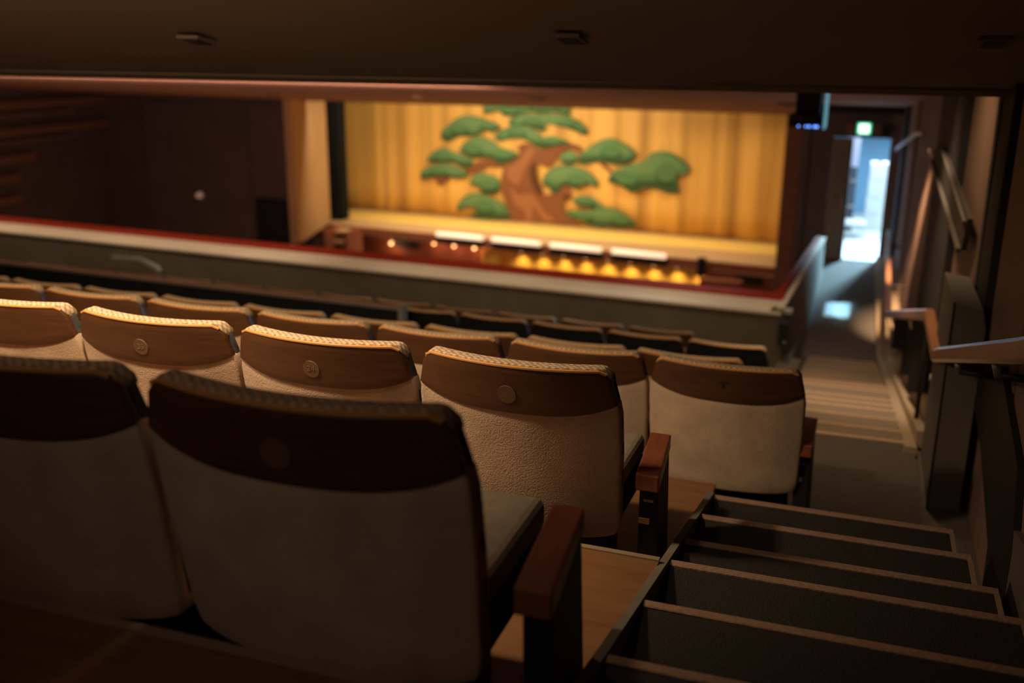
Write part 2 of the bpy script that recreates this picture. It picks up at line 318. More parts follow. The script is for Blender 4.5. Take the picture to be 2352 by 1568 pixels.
# ================================================================== the setting
# ---- tiers of the balcony floor, each a step lower than the one behind it
TIERS = [  # y back, y front at x=-0.4, z, skew degrees, x right
    (-1.2, 1.06, -0.84, 0.0, -0.335),
    (1.06, 2.00, -1.10, -0.8, -0.335),
    (2.00, 3.00, -1.345, -1.2, -0.335),
    (3.00, 4.06, -1.63, -1.0, -0.335),
    (4.06, 5.15, -1.93, -2.0, -0.345),
    (5.15, 6.62, -2.36, -3.0, -0.36),
    (6.62, 7.30, -2.57, -4.0, -0.36)]
XL = -9.0
prev = 0.0
for k, (ya, yb, z, sk, xr) in enumerate(TIERS):
    fa, fb = rowy(ya, -0.4, prev), rowy(yb, -0.4, sk)
    zb = z-0.45
    t = struct(hexa('floor', [(XL, fa(XL), zb), (xr, fa(xr), zb), (xr, fb(xr), zb), (XL, fb(XL), zb), (XL, fa(XL), z), (xr, fa(xr), z), (xr, fb(xr), z), (XL, fb(XL), z)], 'floor_wood'),
               'wooden tier floor stepping down to the stage')
    # thin trim along the front edge
    e = 0.012
    hexa('edge_trim', [(XL, fb(XL)-e, z), (xr, fb(xr)-e, z), (xr, fb(xr)+.004, z), (XL, fb(XL)+.004, z), (XL, fb(XL)-e, z+.004), (xr, fb(xr)-e, z+.004), (xr, fb(xr)+.004, z+.004), (XL, fb(XL)+.004, z+.004)], 'trim_edge', t)
    prev = sk

# ---- aisle stairs
def stairs(name, noses, xl, xrs, back, strip_m, tread_m, drop=0.5, label=None):
    root = struct(empty(name, (0, 0, 0)), label)
    yb = back
    for i, (y, z) in enumerate(noses):
        x1 = xrs[i] if isinstance(xrs, list) else xrs
        box('tread', xl, x1, yb, y, z-drop, z, tread_m, root)
        box('nosing', xl, x1+0.004, y-0.020, y+0.004, z-0.022, z+0.005, strip_m, root, 0.002, 1)
        if tread_m == 'carpet':
            box('side_strip', x1-0.008, x1+0.003, yb+0.002, y-0.0205, z, z+0.004, strip_m, root)
        yb = y
    return root
near = [(-0.1, -0.55), (0.25, -0.67), (0.52, -0.74), (0.80, -0.82), (1.12, -0.91), (1.428, -0.983), (1.737, -1.055), (2.044, -1.126), (2.25, -1.174), (2.534, -1.240), (2.81, -1.305)]
xr_near = [0.47, 0.47, 0.47, 0.47, 0.46, 0.44, 0.425, 0.409, 0.386, 0.362, 0.346]
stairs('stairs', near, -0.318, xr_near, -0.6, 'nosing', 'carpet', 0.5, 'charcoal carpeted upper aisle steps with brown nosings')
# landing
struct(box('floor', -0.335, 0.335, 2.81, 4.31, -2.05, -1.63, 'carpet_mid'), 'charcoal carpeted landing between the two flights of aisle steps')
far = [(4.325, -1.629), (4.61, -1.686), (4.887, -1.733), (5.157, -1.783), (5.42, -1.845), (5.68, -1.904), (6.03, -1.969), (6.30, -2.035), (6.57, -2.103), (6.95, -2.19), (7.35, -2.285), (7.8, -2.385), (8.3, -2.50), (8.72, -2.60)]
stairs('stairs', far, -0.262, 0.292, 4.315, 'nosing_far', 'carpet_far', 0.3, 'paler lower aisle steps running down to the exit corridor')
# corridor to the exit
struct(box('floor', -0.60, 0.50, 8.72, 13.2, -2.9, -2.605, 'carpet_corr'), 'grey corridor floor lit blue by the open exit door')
# stringer boards beside the upper steps
def sloped(name, x0, x1, prof, thick, m, parent=None):
    pts = [(y, z) for y, z in prof]+[(y, z-thick) for y, z in reversed(prof)]
    return prism(name, pts, 'x', x0, x1, m, parent)
struct(sloped('trim_1', -0.337, -0.319, [(-0.2, -0.565), (1.428, -0.975), (2.82, -1.297)], 0.5, 'stringer'), 'grey stringer board between the wooden tiers and the upper steps')
struct(sloped('trim_2', 0.47, 0.50, [(-0.2, -0.50), (1.6, -0.95), (2.85, -1.25)], 0.6, 'pier'), 'dark skirting beside the upper steps')
struct(box('floor', 0.335, 0.50, 2.5, 4.4, -2.0, -1.645, 'pier'), 'dark floor margin beside the landing')
struct(sloped('trim_3', 0.292, 0.340, [(4.2, -1.60), (8.72, -2.52), (13.1, -2.52)], 0.5, 'beige_wall'), 'beige kerb on the wall side of the lower steps')
struct(sloped('trim_4', -0.345, -0.262, [(4.10, -1.90), (5.1, -2.0), (6.9, -2.13), (7.3, -2.2)], 0.9, 'parapet_face'), 'plaster kerb on the seat side of the lower steps')

# ---- right wall with its panels
wr = struct(box('wall_right', 0.50, 0.62, -1.2, 13.19, -3.0, 1.1, 'right_wall'), 'brown wood wall beside the aisle')
ys = [0.3, 1.0, 1.7, 2.4, 3.1]
for y in ys:
    box('panel', 0.488, 0.503, y, y+0.66, -1.25, 1.1, 'right_wall', wr, 0.003, 1)
box('black_channel', 0.470, 0.503, 3.84, 4.12, -1.15, 0.6, 'pilaster', wr, 0.004, 1)
box('channel_edge', 0.462, 0.475, 4.13, 4.20, -1.15, 0.6, 'pier', wr)
box('panel', 0.488, 0.503, 4.25, 5.40, -2.0, 0.5, 'right_wall', wr, 0.003, 1)
box('pilaster', 0.455, 0.503, 5.45, 7.10, -2.0, 0.3, 'pilaster', wr, 0.004, 1)
box('panel', 0.47, 0.503, 7.2, 8.5, -2.4, 0.2, 'right_wall', wr, 0.004, 1)
box('panel', 0.485, 0.503, 8.75, 10.2, -2.4, 0.1, 'right_wall', wr, 0.004, 1)
box('panel', 0.47, 0.503, 10.4, 12.0, -2.4, 0.1, 'right_wall', wr, 0.004, 1)
box('black_channel', 0.44, 0.503, 12.4, 13.15, -2.55, -0.6, 'pilaster', wr)
# slanted brace across the panels
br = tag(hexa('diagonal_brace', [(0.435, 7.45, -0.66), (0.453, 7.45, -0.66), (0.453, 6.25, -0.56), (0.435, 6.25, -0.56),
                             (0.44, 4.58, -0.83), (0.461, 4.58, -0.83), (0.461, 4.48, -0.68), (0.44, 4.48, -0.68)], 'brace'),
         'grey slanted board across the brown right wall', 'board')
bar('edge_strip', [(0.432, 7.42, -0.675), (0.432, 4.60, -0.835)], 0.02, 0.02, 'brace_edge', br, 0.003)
bar('edge_strip', [(0.432, 6.28, -0.565), (0.432, 4.50, -0.70)], 0.015, 0.015, 'brace_edge', br, 0.003)
# small pale arm fixed to the far wall
ab = tag(bar('slanted_bracket', [(0.46, 9.15, -0.70), (0.43, 9.5, -0.735), (0.39, 12.8, -1.16), (0.39, 12.95, -1.2)], 0.025, 0.03, 'pale_metal', None, 0.004), 'thin pale metal arm slanting along the far right wall', 'bracket')

# ---- stub pier and black panel beside the landing
pr = struct(empty('wall_pier', (0.36, 3.70, -1.645)), 'grey stub pier beside the landing')
prism('pier_body', [(0.0, 0), (0.11, 0), (0.11, 0.70), (0.095, 0.77), (0.0, 0.785)], 'y', 0.0, 0.55, 'pier', pr, 0.004)
prism('pier_edge', [(-0.004, 0), (-0.0005, 0), (-0.0005, 0.79), (-0.004, 0.79)], 'y', -0.004, 0.02, 'black', pr)
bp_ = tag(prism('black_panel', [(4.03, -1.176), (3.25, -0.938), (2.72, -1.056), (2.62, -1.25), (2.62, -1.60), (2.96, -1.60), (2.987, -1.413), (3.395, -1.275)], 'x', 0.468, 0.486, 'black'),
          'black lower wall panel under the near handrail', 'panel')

# ---- parapet across the front of the balcony
PY = rowy(7.36, -0.45, -4.0)   # inner edge
def along(x0, x1, d0, d1, z0, z1, name, m, parent=None, bevel=0.0):
    return hexa(name, [(x0, PY(x0)+d0, z0), (x1, PY(x1)+d0, z0), (x1, PY(x1)+d1, z0), (x0, PY(x0)+d1, z0),
                       (x0, PY(x0)+d0, z1), (x1, PY(x1)+d0, z1), (x1, PY(x1)+d1, z1), (x0, PY(x0)+d1, z1)], m, parent, bevel)
pp = struct(empty('wall_parapet', (0, 0, 0)), 'plaster parapet across the front of the balcony')
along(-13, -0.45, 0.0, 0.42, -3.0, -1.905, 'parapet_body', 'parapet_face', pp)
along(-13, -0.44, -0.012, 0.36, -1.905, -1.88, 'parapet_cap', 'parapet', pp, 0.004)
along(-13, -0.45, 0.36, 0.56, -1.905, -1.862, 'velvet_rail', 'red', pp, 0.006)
# side parapet running on beside the corridor
sp = struct(empty('wall_parapet', (0, 0, 0)), 'plaster parapet running down beside the exit corridor')
hexa('parapet_body', [(-0.52, 7.36, -3.0), (-0.345, 7.36, -3.0), (-0.29, 12.0, -3.0), (-0.42, 12.0, -3.0),
                      (-0.52, 7.36, -1.87), (-0.435, 7.36, -1.87), (-0.30, 12.0, -2.15), (-0.42, 12.0, -2.15)], 'parapet_face', sp)
hexa('parapet_cap', [(-0.47, 7.40, -1.87), (-0.425, 7.40, -1.87), (-0.292, 12.0, -2.15), (-0.34, 12.0, -2.15),
                     (-0.47, 7.40, -1.85), (-0.425, 7.40, -1.85), (-0.292, 12.0, -2.13), (-0.34, 12.0, -2.13)], 'parapet', sp)
hexa('velvet_rail', [(-0.53, 7.95, -1.90), (-0.472, 7.95, -1.90), (-0.342, 12.0, -2.16), (-0.39, 12.0, -2.16),
                     (-0.53, 7.95, -1.87), (-0.472, 7.95, -1.87), (-0.342, 12.0, -2.12), (-0.39, 12.0, -2.12)], 'red', sp)
# cheek wall closing the end of the parapet beside the steps
struct(hexa('wall_cheek', [(-0.44, 6.75, -3.0), (-0.262, 6.75, -3.0), (-0.262, 8.8, -3.0), (-0.345, 8.8, -3.0),
                           (-0.44, 6.75, -2.15), (-0.35, 6.75, -2.16), (-0.345, 8.8, -2.45), (-0.36, 8.8, -2.43)], 'parapet_face'), 'low plaster cheek wall at the end of the parapet')
cb = tag(box('control_box', -0.445, -0.375, 7.24, 7.335, -2.10, -1.93, 'black', None, 0.004), 'small black control box at the right end of the parapet', 'box')
cyl('knob', (-0.392, 7.228, -2.07), (-0.392, 7.241, -2.07), 0.009, 'pale_metal', cb)
hb = tag(box('steel_bracket', -0.42, -0.36, 7.30, 7.36, -1.875, -1.84, 'pale_metal', None, 0.005), 'bright steel corner bracket on the right end of the parapet', 'bracket')

# ---- partition behind the fifth row: black wall with a thin metal cap
QY = rowy(5.62, -2.66, -3.0)
pt = struct(empty('wall_partition', (0, 0, 0)), 'low black partition with a thin metal cap')
def qbox(x0, x1, d0, d1, z0, z1, name, m):
    return hexa(name, [(x0, QY(x0)+d0, z0), (x1, QY(x1)+d0, z0), (x1, QY(x1)+d1, z0), (x0, QY(x0)+d1, z0), (x0, QY(x0)+d0, z1), (x1, QY(x1)+d0, z1), (x1, QY(x1)+d1, z1), (x0, QY(x0)+d1, z1)], m, pt)
qbox(-9.0, -2.68, 0, 0.05, -2.36, -1.645, 'partition_panel', 'black_cloth')
qbox(-9.0, -2.67, -0.008, 0.058, -1.645, -1.628, 'cap_rail', 'metal')
qbox(-2.70, -2.665, -0.01, 0.06, -2.36, -1.615, 'end_post', 'stringer')

# ---- soffit of the balcony above
t4 = math.tan(math.radians(3.9))
def zc(y): return 0.60-0.1855*y
yr = lambda x: 3.97+(x-0.5)*t4
x0, x1 = -9.0, 0.50
ze = lambda x: -0.0360*yr(x)
cs = struct(hexa('ceiling', [(x0, -1.2, zc(-1.2)), (x1, -1.2, zc(-1.2)), (x1, yr(x1), ze(x1)), (x0, yr(x0), ze(x0)),
                      (x0, -1.2, 1.1), (x1, -1.2, 1.1), (x1, yr(x1), 0.4), (x0, yr(x0), 0.4)], 'soffit'), 'dark sloping soffit of the balcony above')
hexa('lip_beam', [(x0, yr(x0)-0.002, ze(x0)-0.008), (x1, yr(x1)-0.002, ze(x1)-0.008), (x1, yr(x1)+0.06, ze(x1)-0.030), (x0, yr(x0)+0.06, ze(x0)-0.030),
                  (x0, yr(x0)-0.002, 0.3), (x1, yr(x1)-0.002, 0.3), (x1, yr(x1)+0.06, 0.3), (x0, yr(x0)+0.06, 0.3)], 'beam', cs)
struct(box('ceiling', -17.3, 0.62, 3.4, 8.6, 0.95, 1.1, 'beam'), 'unseen slab capping the void between the soffit and the hall ceiling')  # slab added out of view to keep world light out of the gap
for x, y, lab in ((-2.2, 3.05, 'dark square ceiling fitting above the left seats'), (-0.87, 3.06, 'faint dark ceiling fitting above the middle seats'), (0.31, 3.12, 'faint dark ceiling fitting above the aisle')):
    e = tag(empty('ceiling_fitting', (x, y, {-2.2: 0.001, -0.87: 0.012, 0.31: 0.011}[x])), lab, 'ceiling light', 'square fittings in the balcony soffit')
    e.rotation_euler = (math.atan(-0.1855), 0, 0); e.scale = (0.5, 0.5, 0.5)
    box('frame', -0.085, 0.085, -0.12, 0.12, -0.012, 0.012, 'beam', e, 0.003, 1)
    box('lens', -0.055, 0.055, -0.08, 0.08, -0.018, -0.010, 'black' if x < -2 else 'pilaster', e)

# ---- the big hall beyond
zh = lambda y: 0.324-0.078*y
hc = struct(hexa('ceiling', [(-19, 7.6, zh(7.6)), (0.49, 7.12, zh(7.12)), (0.49, 20.6, zh(20.6)), (-19, 20.6, zh(20.6)),
                             (-19, 7.6, 0.9), (0.49, 7.12, 0.9), (0.49, 20.6, 0), (-19, 20.6, 0)], 'hall_ceiling'), 'russet ceiling of the main hall')
for i, (x, y) in enumerate(((-6.3, 14.0), (-4.2, 13.2), (-0.9, 12.6), (-9.4, 15.0))):
    d = tag(cyl('recessed_spot', (x, y, zh(y)-0.025), (x, y, zh(y)+0.01), 0.11, 'tan' if i in (0,) else 'beam', None, 18),
            ['pale round recessed spot in the russet hall ceiling', 'faint round recessed spot over the middle of the hall', 'small dark recessed spot near the exit corridor', 'dark recessed spot towards the left of the hall ceiling'][i], 'ceiling spot')
struct(box('wall_left', -17.6, -17.2, 6.5, 20.0, -7, 0.2, 'wall_brown'), 'dark left side wall of the hall')
lw = struct(empty('trim_5', (0, 0, 0)), 'horizontal timber bands on the left side wall')
for z, y1 in ((-1.35, 19.9), (-1.9, 19.9), (-2.45, 17.5), (-2.85, 17.0), (-3.3, 17.0), (-3.75, 16.6), (-4.2, 16.0)):
    box('band', -17.2, -17.0, 8.0, y1, z-0.09, z+0.09, 'wall_red', lw, 0.01, 1)
    box('band', -17.2, -16.92, 8.0, y1-1.2, z-0.22, z-0.16, 'right_wall', lw, 0.01, 1)
# left front wall and its recess
wl = struct(box('wall_front', -17.4, -12.25, 19.95, 20.4, -7, -1.0, 'wall_brown'), 'dark brown panelled wall left of the stage')
box('panel', -16.1, -13.25, 19.90, 19.96, -6.0, -1.35, 'wall_brown', wl, 0.01, 1)
box('panel', -13.15, -12.28, 19.90, 19.96, -3.40, -1.35, 'wall_brown', wl, 0.01, 1)
box('recess', -13.12, -12.30, 19.87, 19.96, -6.0, -3.48, 'black', wl, 0.01, 1)
wlp = tag(empty('wall_lamp', (-14.6, 19.84, -3.48)), 'small glowing lamp on the dark wall left of the stage', 'lamp')
cyl('lamp_plate', (0, 0.06, 0), (0, 0.02, 0), 0.10, 'metal', wlp)
M['exit_glow_side'] = mat('exit_light_blue_side', (0.4, 0.7, 0.8), 0.4, emit=(0.22, 0.62, 0.78), estr=0.42)  # emission stands in for exit light on the projector's side
M['dim'] = mat('dim_lamp_glass', (.8, .6, .5), .5, emit=(0.8, 0.45, 0.30), estr=0.22)
cyl('lamp_glass', (0, 0.02, 0), (0, -0.07, 0), 0.075, 'dim', wlp, 14, 0.05)
# tan return wall of the proscenium
struct(hexa('wall_return', [(-12.25, 19.9, -4.50), (-12.05, 19.9, -4.50), (-12.85, 22.85, -4.50), (-13.1, 22.85, -4.50),
                            (-12.25, 19.9, -1.0), (-12.05, 19.9, -1.0), (-12.85, 22.85, -1.0), (-13.1, 22.85, -1.0)], 'tan'), 'tan return wall left of the stage')
struct(box('wall_header', -13.5, 0.6, 20.6, 20.95, zh(20.6)-0.015, 0, 'beam'), 'header above the stage opening')
struct(box('wall_stage_right', -1.42, -0.60, 20.4, 24.6, -7, -1.0, 'wall_red'), 'russet wall right of the stage')
struct(box('wall_back', -19, 2.0, 25.6, 25.8, -7, 1, 'black'), 'black back of the stage house')
# black leg drop
struct(box('wall_leg', -13.95, -12.70, 23.2, 23.6, -4.5, -0.9, 'black_cloth'), 'black masking flat between the tan wall and the gold curtain')
# door wall and corridor side
dw = struct(empty('wall_exit', (0, 0, 0)), 'dark wall around the exit door')
box('wall_panel', -0.62, -0.33, 13.2, 13.35, -3.0, -0.3, 'wall_brown', dw)
box('wall_panel', 0.325, 0.62, 13.2, 13.35, -3.0, -0.3, 'right_wall', dw)
box('wall_panel', -0.33, 0.325, 13.2, 13.35, -1.085, -0.3, 'wall_brown', dw)
box('wall_panel', -0.62, 0.62, 13.0, 13.2, -0.78, -0.3, 'black', dw)
struct(box('wall_corridor', -0.72, -0.60, 13.2, 20.5, -7, -0.3, 'wall_brown'), 'dark wall closing the corridor towards the stage')
d1 = struct(box('door_1', -0.33, -0.125, 13.12, 13.19, -2.60, -1.09, 'jamb', None, 0.006, 1), 'brown exit door leaf folded to the left')
box('door_edge', -0.125, -0.105, 13.10, 13.20, -2.60, -1.09, 'stringer', d1)
cyl('door_handle', (-0.16, 13.11, -1.95), (-0.16, 13.11, -1.75), 0.012, 'metal', d1)

# ---- lobby seen through the exit door
struct(box('floor', -0.55, 1.6, 13.2, 17.2, -2.9, -2.60, 'white'), 'pale lobby floor beyond the exit door')
struct(box('wall_lobby', -0.55, 1.6, 17.0, 17.15, -2.6, -0.7, 'blue'), 'blue lobby wall beyond the exit door')
struct(box('wall_lobby', -0.60, -0.55, 13.35, 17.15, -2.9, -0.7, 'lilac'), 'lilac lobby side wall')
struct(box('wall_lobby', 1.6, 1.7, 13.35, 17.15, -2.9, -0.7, 'white'), 'white lobby side wall')
struct(box('ceiling', -0.60, 1.7, 13.35, 17.15, -0.75, -0.6, 'white'), 'white lobby ceiling')
tag(box('lilac_board', -0.20, -0.03, 15.2, 15.3, -1.66, -0.85, 'lilac', None, 0.01, 1), 'lilac hanging board inside the exit doorway', 'board')
ck = tag(empty('dark_rack', (-0.12, 15.3, -2.6)), 'dark rack standing left inside the lobby', 'rack')
box('rack_body', -0.09, 0.09, 0, 0.3, 0.0, 0.98, 'greydark', ck, 0.01, 1)
box('shelf', -0.095, 0.095, -0.01, 0.3, 0.35, 0.38, 'metal', ck)
box('shelf', -0.095, 0.095, -0.01, 0.3, 0.72, 0.75, 'metal', ck)
for i in range(4):
    z = -2.60+0.245*i+0.01*0
    o = tag(empty('white_carton', (0.25+0.008*i, 15.45, z)), ['bottom white carton of the stack inside the exit door', 'second white carton from the bottom of the lobby stack', 'third white carton from the bottom of the lobby stack', 'top white carton of the lobby stack'][i], 'box', 'white cartons stacked in the lobby')
    box('carton_body', -0.13, 0.13, 0, 0.3, 0, 0.243, 'white', o, 0.012, 2)
    box('tape', -0.03, 0.03, -0.002, 0.302, 0.241, 0.244, 'stringer', o)
bn = tag(empty('white_bench', (-0.02, 14.75, -2.6)), 'low white bench inside the exit doorway', 'bench')
box('bench_top', -0.2, 0.17, 0, 0.4, 0.16, 0.21, 'white', bn, 0.008, 1)
for sx in (-0.18, 0.14):
    for sy in (0.03, 0.35):
        box('leg', sx, sx+0.02, sy, sy+0.02, 0.0, 0.16, 'white', bn)
tag(box('light_patch', -0.20, 0.05, 10.18, 10.80, -2.605, -2.598, 'patch_blue', None, 0.003, 1), 'pale blue patch of door light on the corridor floor', 'light patch')  # thin pale plate paints the patch of light from the door

# ---- exit sign
es = tag(empty('exit_sign', (0.0, 13.06, -0.965)), 'glowing green and white exit sign above the open door', 'exit sign')
box('housing', -0.205, 0.205, 0.0, 0.07, -0.062, 0.062, 'wall_red', es, 0.004, 1)
box('green_face', -0.078, 0.078, -0.012, 0.0, -0.068, 0.068, 'sign_green', es, 0.006, 1)
box('white_face', -0.058, 0.058, -0.018, -0.011, -0.052, 0.052, 'sign_white', es, 0.004, 1)

# ---- projector hanging under the soffit edge
pj = tag(empty('ceiling_projector', (-0.355*1.18, 8.26, -0.16*1.18)), 'black projector hanging from the soffit with blue indicator lights', 'projector')
pj.scale = (1.18, 1.18, 1.18)
box('mount_box', -0.085, 0.075, 0.0, 0.22, -0.275, -0.03, 'black', pj, 0.004, 1)
box('side_panel', 0.098, 0.112, -0.02, 0.24, -0.37, -0.045, 'exit_glow_side', pj, 0.003, 1)  # no lamp: its glow imitates light coming from the exit
box('projector_body', -0.125, 0.095, -0.03, 0.30, -0.36, -0.285, 'black', pj, 0.012, 2)
box('trim_strip', -0.122, -0.02, -0.034, -0.029, -0.305, -0.29, 'beam', pj)
cyl('lens', (-0.05, 0.30, -0.325), (-0.05, 0.34, -0.325), 0.028, 'metal', pj)
for k, x in enumerate((-0.055, -0.01, 0.012, 0.045, 0.062)):
    cyl('indicator', (x, -0.038, -0.352), (x, -0.028, -0.352), 0.006+0.002*(k > 1), 'led', pj, 10)

# ---- handrail along the right wall
hr = tag(empty('handrail', (0, 0, 0)), 'varnished wooden handrail along the right of the aisle', 'handrail')
bar('rail', [(0.345, 1.2, -0.285), (0.350, 2.15, -0.585), (0.354, 4.02, -1.142), (0.356, 4.66, -1.142), (0.300, 7.6, -1.885), (0.355, 11.2, -1.885)], 0.045, 0.055, 'rail_wood', hr, 0.010)
for x, y, z in ((0.353, 3.35, -0.97), (0.352, 2.55, -0.73), (0.355, 4.3, -1.165), (0.335, 5.6, -1.42), (0.31, 7.0, -1.77), (0.32, 8.8, -1.90), (0.34, 10.6, -1.90)):
    b0 = cyl('bracket', (x, y, z+0.01), (x+0.015, y, z-0.035), 0.010, 'metal', hr)
    cyl('bracket_arm', (x+0.015, y, z-0.030), (0.50, y, z-0.035), 0.009, 'black', b0)
cyl('rail_post', (0.358, 4.68, -1.17), (0.358, 4.68, -1.68), 0.010, 'black', hr)
# stepped dark boards hanging below the falling rail
rz_ = lambda y: -1.142-(y-4.66)*0.2527-0.036
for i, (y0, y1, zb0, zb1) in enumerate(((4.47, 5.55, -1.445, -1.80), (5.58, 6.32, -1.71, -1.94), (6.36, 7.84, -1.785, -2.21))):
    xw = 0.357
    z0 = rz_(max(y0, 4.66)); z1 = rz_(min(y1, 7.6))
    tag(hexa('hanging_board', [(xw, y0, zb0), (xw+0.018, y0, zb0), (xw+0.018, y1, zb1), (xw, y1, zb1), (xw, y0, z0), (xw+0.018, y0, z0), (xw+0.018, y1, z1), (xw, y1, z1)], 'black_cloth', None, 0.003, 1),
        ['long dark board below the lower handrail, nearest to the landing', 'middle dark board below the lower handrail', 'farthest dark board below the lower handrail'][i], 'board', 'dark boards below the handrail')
# beige dado behind
struct(sloped('trim_6', 0.395, 0.49, [(4.3, -1.40), (8.7, -2.38), (13.0, -2.38)], 0.9, 'beige_wall'), 'beige sloping dado of the right wall')
struct(sloped('trim_7', 0.340, 0.395, [(4.3, -1.56), (8.7, -2.50), (13.0, -2.50)], 0.7, 'beige_wall'), 'beige ledge beside the lower steps')

# ================================================================== stage
ca = math.radians(5)
cu = empty('stage_curtain', (-1.615, 24.0, 0), math.pi-ca)     # local x runs to the left along the curtain, local -y... faces hall
tag(cu, 'gold stage curtain painted with a large green pine tree', 'curtain')
cu.rotation_euler = (0, 0, math.pi-ca)
# local frame: +x = left, +y = towards the hall
def cloth():
    n = 340; W_ = 12.6; zs = [-4.49, -3.8, -3.0, -2.2, -1.5, -0.9]
    vs = []; fs = []
    for i in range(n+1):
        s_ = -0.1+W_*i/n
        for z in zs:
            f_ = 0.5+0.5*abs(z+0.9)/3.6
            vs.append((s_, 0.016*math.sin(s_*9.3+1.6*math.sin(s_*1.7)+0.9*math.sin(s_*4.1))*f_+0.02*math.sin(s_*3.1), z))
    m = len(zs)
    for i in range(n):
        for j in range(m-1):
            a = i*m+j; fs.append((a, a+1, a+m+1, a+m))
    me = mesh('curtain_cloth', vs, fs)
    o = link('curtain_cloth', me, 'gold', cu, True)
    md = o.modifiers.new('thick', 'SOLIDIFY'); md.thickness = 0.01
    return o
cloth()
def spline(pl, sub=4):
    out = []; n = len(pl)
    for i in range(n):
        p0, p1, p2, p3 = pl[i-1], pl[i], pl[(i+1) % n], pl[(i+2) % n]
        for k in range(sub):
            t = k/sub
            out.append(tuple(0.5*((2*p1[c])+(-p0[c]+p2[c])*t+(2*p0[c]-5*p1[c]+4*p2[c]-p3[c])*t*t+(-p0[c]+3*p1[c]-3*p2[c]+p3[c])*t**3) for c in (0, 1)))
    return out
def flat(name, pl, y, material, sub=4, thick=0.008):
    pts = spline(pl, sub)
    bm = bmesh.new()
    f0 = bm.faces.new([bm.verts.new((p[0], y, max(p[1], -4.485))) for p in pts])
    r = bmesh.ops.extrude_face_region(bm, geom=[f0])
    for v in r['geom']:
        if isinstance(v, bmesh.types.BMVert): v.co.y += thick
    bmesh.ops.triangulate(bm, faces=bm.faces)
    bmesh.ops.recalc_face_normals(bm, faces=bm.faces)
    me = bpy.data.meshes.new(name); bm.to_mesh(me); bm.free()
    return link(name, me, material, cu)
for k, pl in enumerate(PINE['trunk']):
    flat('painted_trunk' if k == 0 else 'painted_branch', pl, 0.065, 'trunk')
for pl in PINE['light']: flat('trunk_highlight', pl, 0.076, 'trunk_light')
for pl in PINE['dark']: flat('trunk_shading', pl, 0.082, 'trunk_dark')
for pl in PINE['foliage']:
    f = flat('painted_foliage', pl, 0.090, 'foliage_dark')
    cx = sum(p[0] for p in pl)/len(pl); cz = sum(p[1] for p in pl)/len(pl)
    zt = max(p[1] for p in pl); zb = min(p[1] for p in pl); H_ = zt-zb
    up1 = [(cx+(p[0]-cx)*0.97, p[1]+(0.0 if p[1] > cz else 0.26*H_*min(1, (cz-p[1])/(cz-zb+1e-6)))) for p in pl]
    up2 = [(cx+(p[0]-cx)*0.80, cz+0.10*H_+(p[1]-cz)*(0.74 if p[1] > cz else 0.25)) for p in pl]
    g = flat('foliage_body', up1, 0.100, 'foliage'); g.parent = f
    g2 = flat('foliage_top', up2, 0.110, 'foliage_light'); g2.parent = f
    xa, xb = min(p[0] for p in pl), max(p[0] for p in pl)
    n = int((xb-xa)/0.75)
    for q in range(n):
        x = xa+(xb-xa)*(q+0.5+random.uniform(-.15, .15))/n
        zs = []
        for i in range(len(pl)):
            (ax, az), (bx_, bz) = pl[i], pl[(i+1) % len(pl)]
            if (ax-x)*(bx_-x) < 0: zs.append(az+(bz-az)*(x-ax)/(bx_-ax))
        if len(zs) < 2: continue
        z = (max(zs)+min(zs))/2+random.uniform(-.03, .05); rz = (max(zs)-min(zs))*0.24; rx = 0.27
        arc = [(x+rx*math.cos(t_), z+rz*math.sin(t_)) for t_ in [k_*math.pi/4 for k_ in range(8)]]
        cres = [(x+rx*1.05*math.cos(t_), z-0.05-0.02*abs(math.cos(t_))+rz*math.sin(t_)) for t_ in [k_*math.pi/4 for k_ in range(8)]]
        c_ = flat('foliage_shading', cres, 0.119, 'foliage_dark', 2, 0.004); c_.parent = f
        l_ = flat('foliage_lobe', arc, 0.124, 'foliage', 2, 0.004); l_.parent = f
# header board just above the cloth floor line
bx = box('hem_batten', -0.1, 12.5, 0.04, 0.07, -4.49, -4.455, 'stage_wood', cu)

# stage floor
FY = lambda x: 21.42+(x+1.45)*(-0.118)
CY = lambda x: 24.0-(x+1.615)*math.tan(ca)
MY = lambda x: 22.72+(x+1.53)*(-0.075)
def strip(name, xa, xb, f0, f1, z0, z1, m, parent=None):
    return hexa(name, [(xa, f0(xa), z0), (xb, f0(xb), z0), (xb, f1(xb), z0), (xa, f1(xa), z0), (xa, f0(xa), z1), (xb, f0(xb), z1), (xb, f1(xb), z1), (xa, f1(xa), z1)], m, parent)
st = struct(strip('floor', -13.6, -1.42, FY, lambda x: CY(x)+1.0, -4.74, -4.505, 'stage_wood'), 'wooden stage floor')
strip('lit_floor_strip', -13.3, -1.45, MY, lambda x: CY(x)-0.09, -4.505, -4.496, 'stage_gold', st)  # strongly lit stretch of stage floor, its light put into the gold colour
# front of the stage
sf = struct(strip('wall_stage_front', -13.6, -1.42, lambda x: FY(x)+0.35, lambda x: FY(x)+0.5, -7, -4.745, 'stage_front'), 'russet front of the stage')
strip('fascia', -13.6, -1.42, lambda x: FY(x)-0.02, lambda x: FY(x), -4.68, -4.52, 'stage_front', sf)
strip('amber_panel', -8.55, -3.0, lambda x: FY(x)+0.335, lambda x: FY(x)+0.349, -5.6, -4.75, 'amber', sf)
strip('amber_panel', -8.40, -7.95, lambda x: FY(x)+0.05, lambda x: FY(x)+0.07, -5.5, -4.80, 'amber', sf)
# dark slots in the front
for a, b in ((-11.0, -10.35), (-2.35, -1.75)):
    strip('vent', a, b, lambda x: FY(x)+0.30, lambda x: FY(x)+0.349, -5.02, -4.82, 'black', sf)
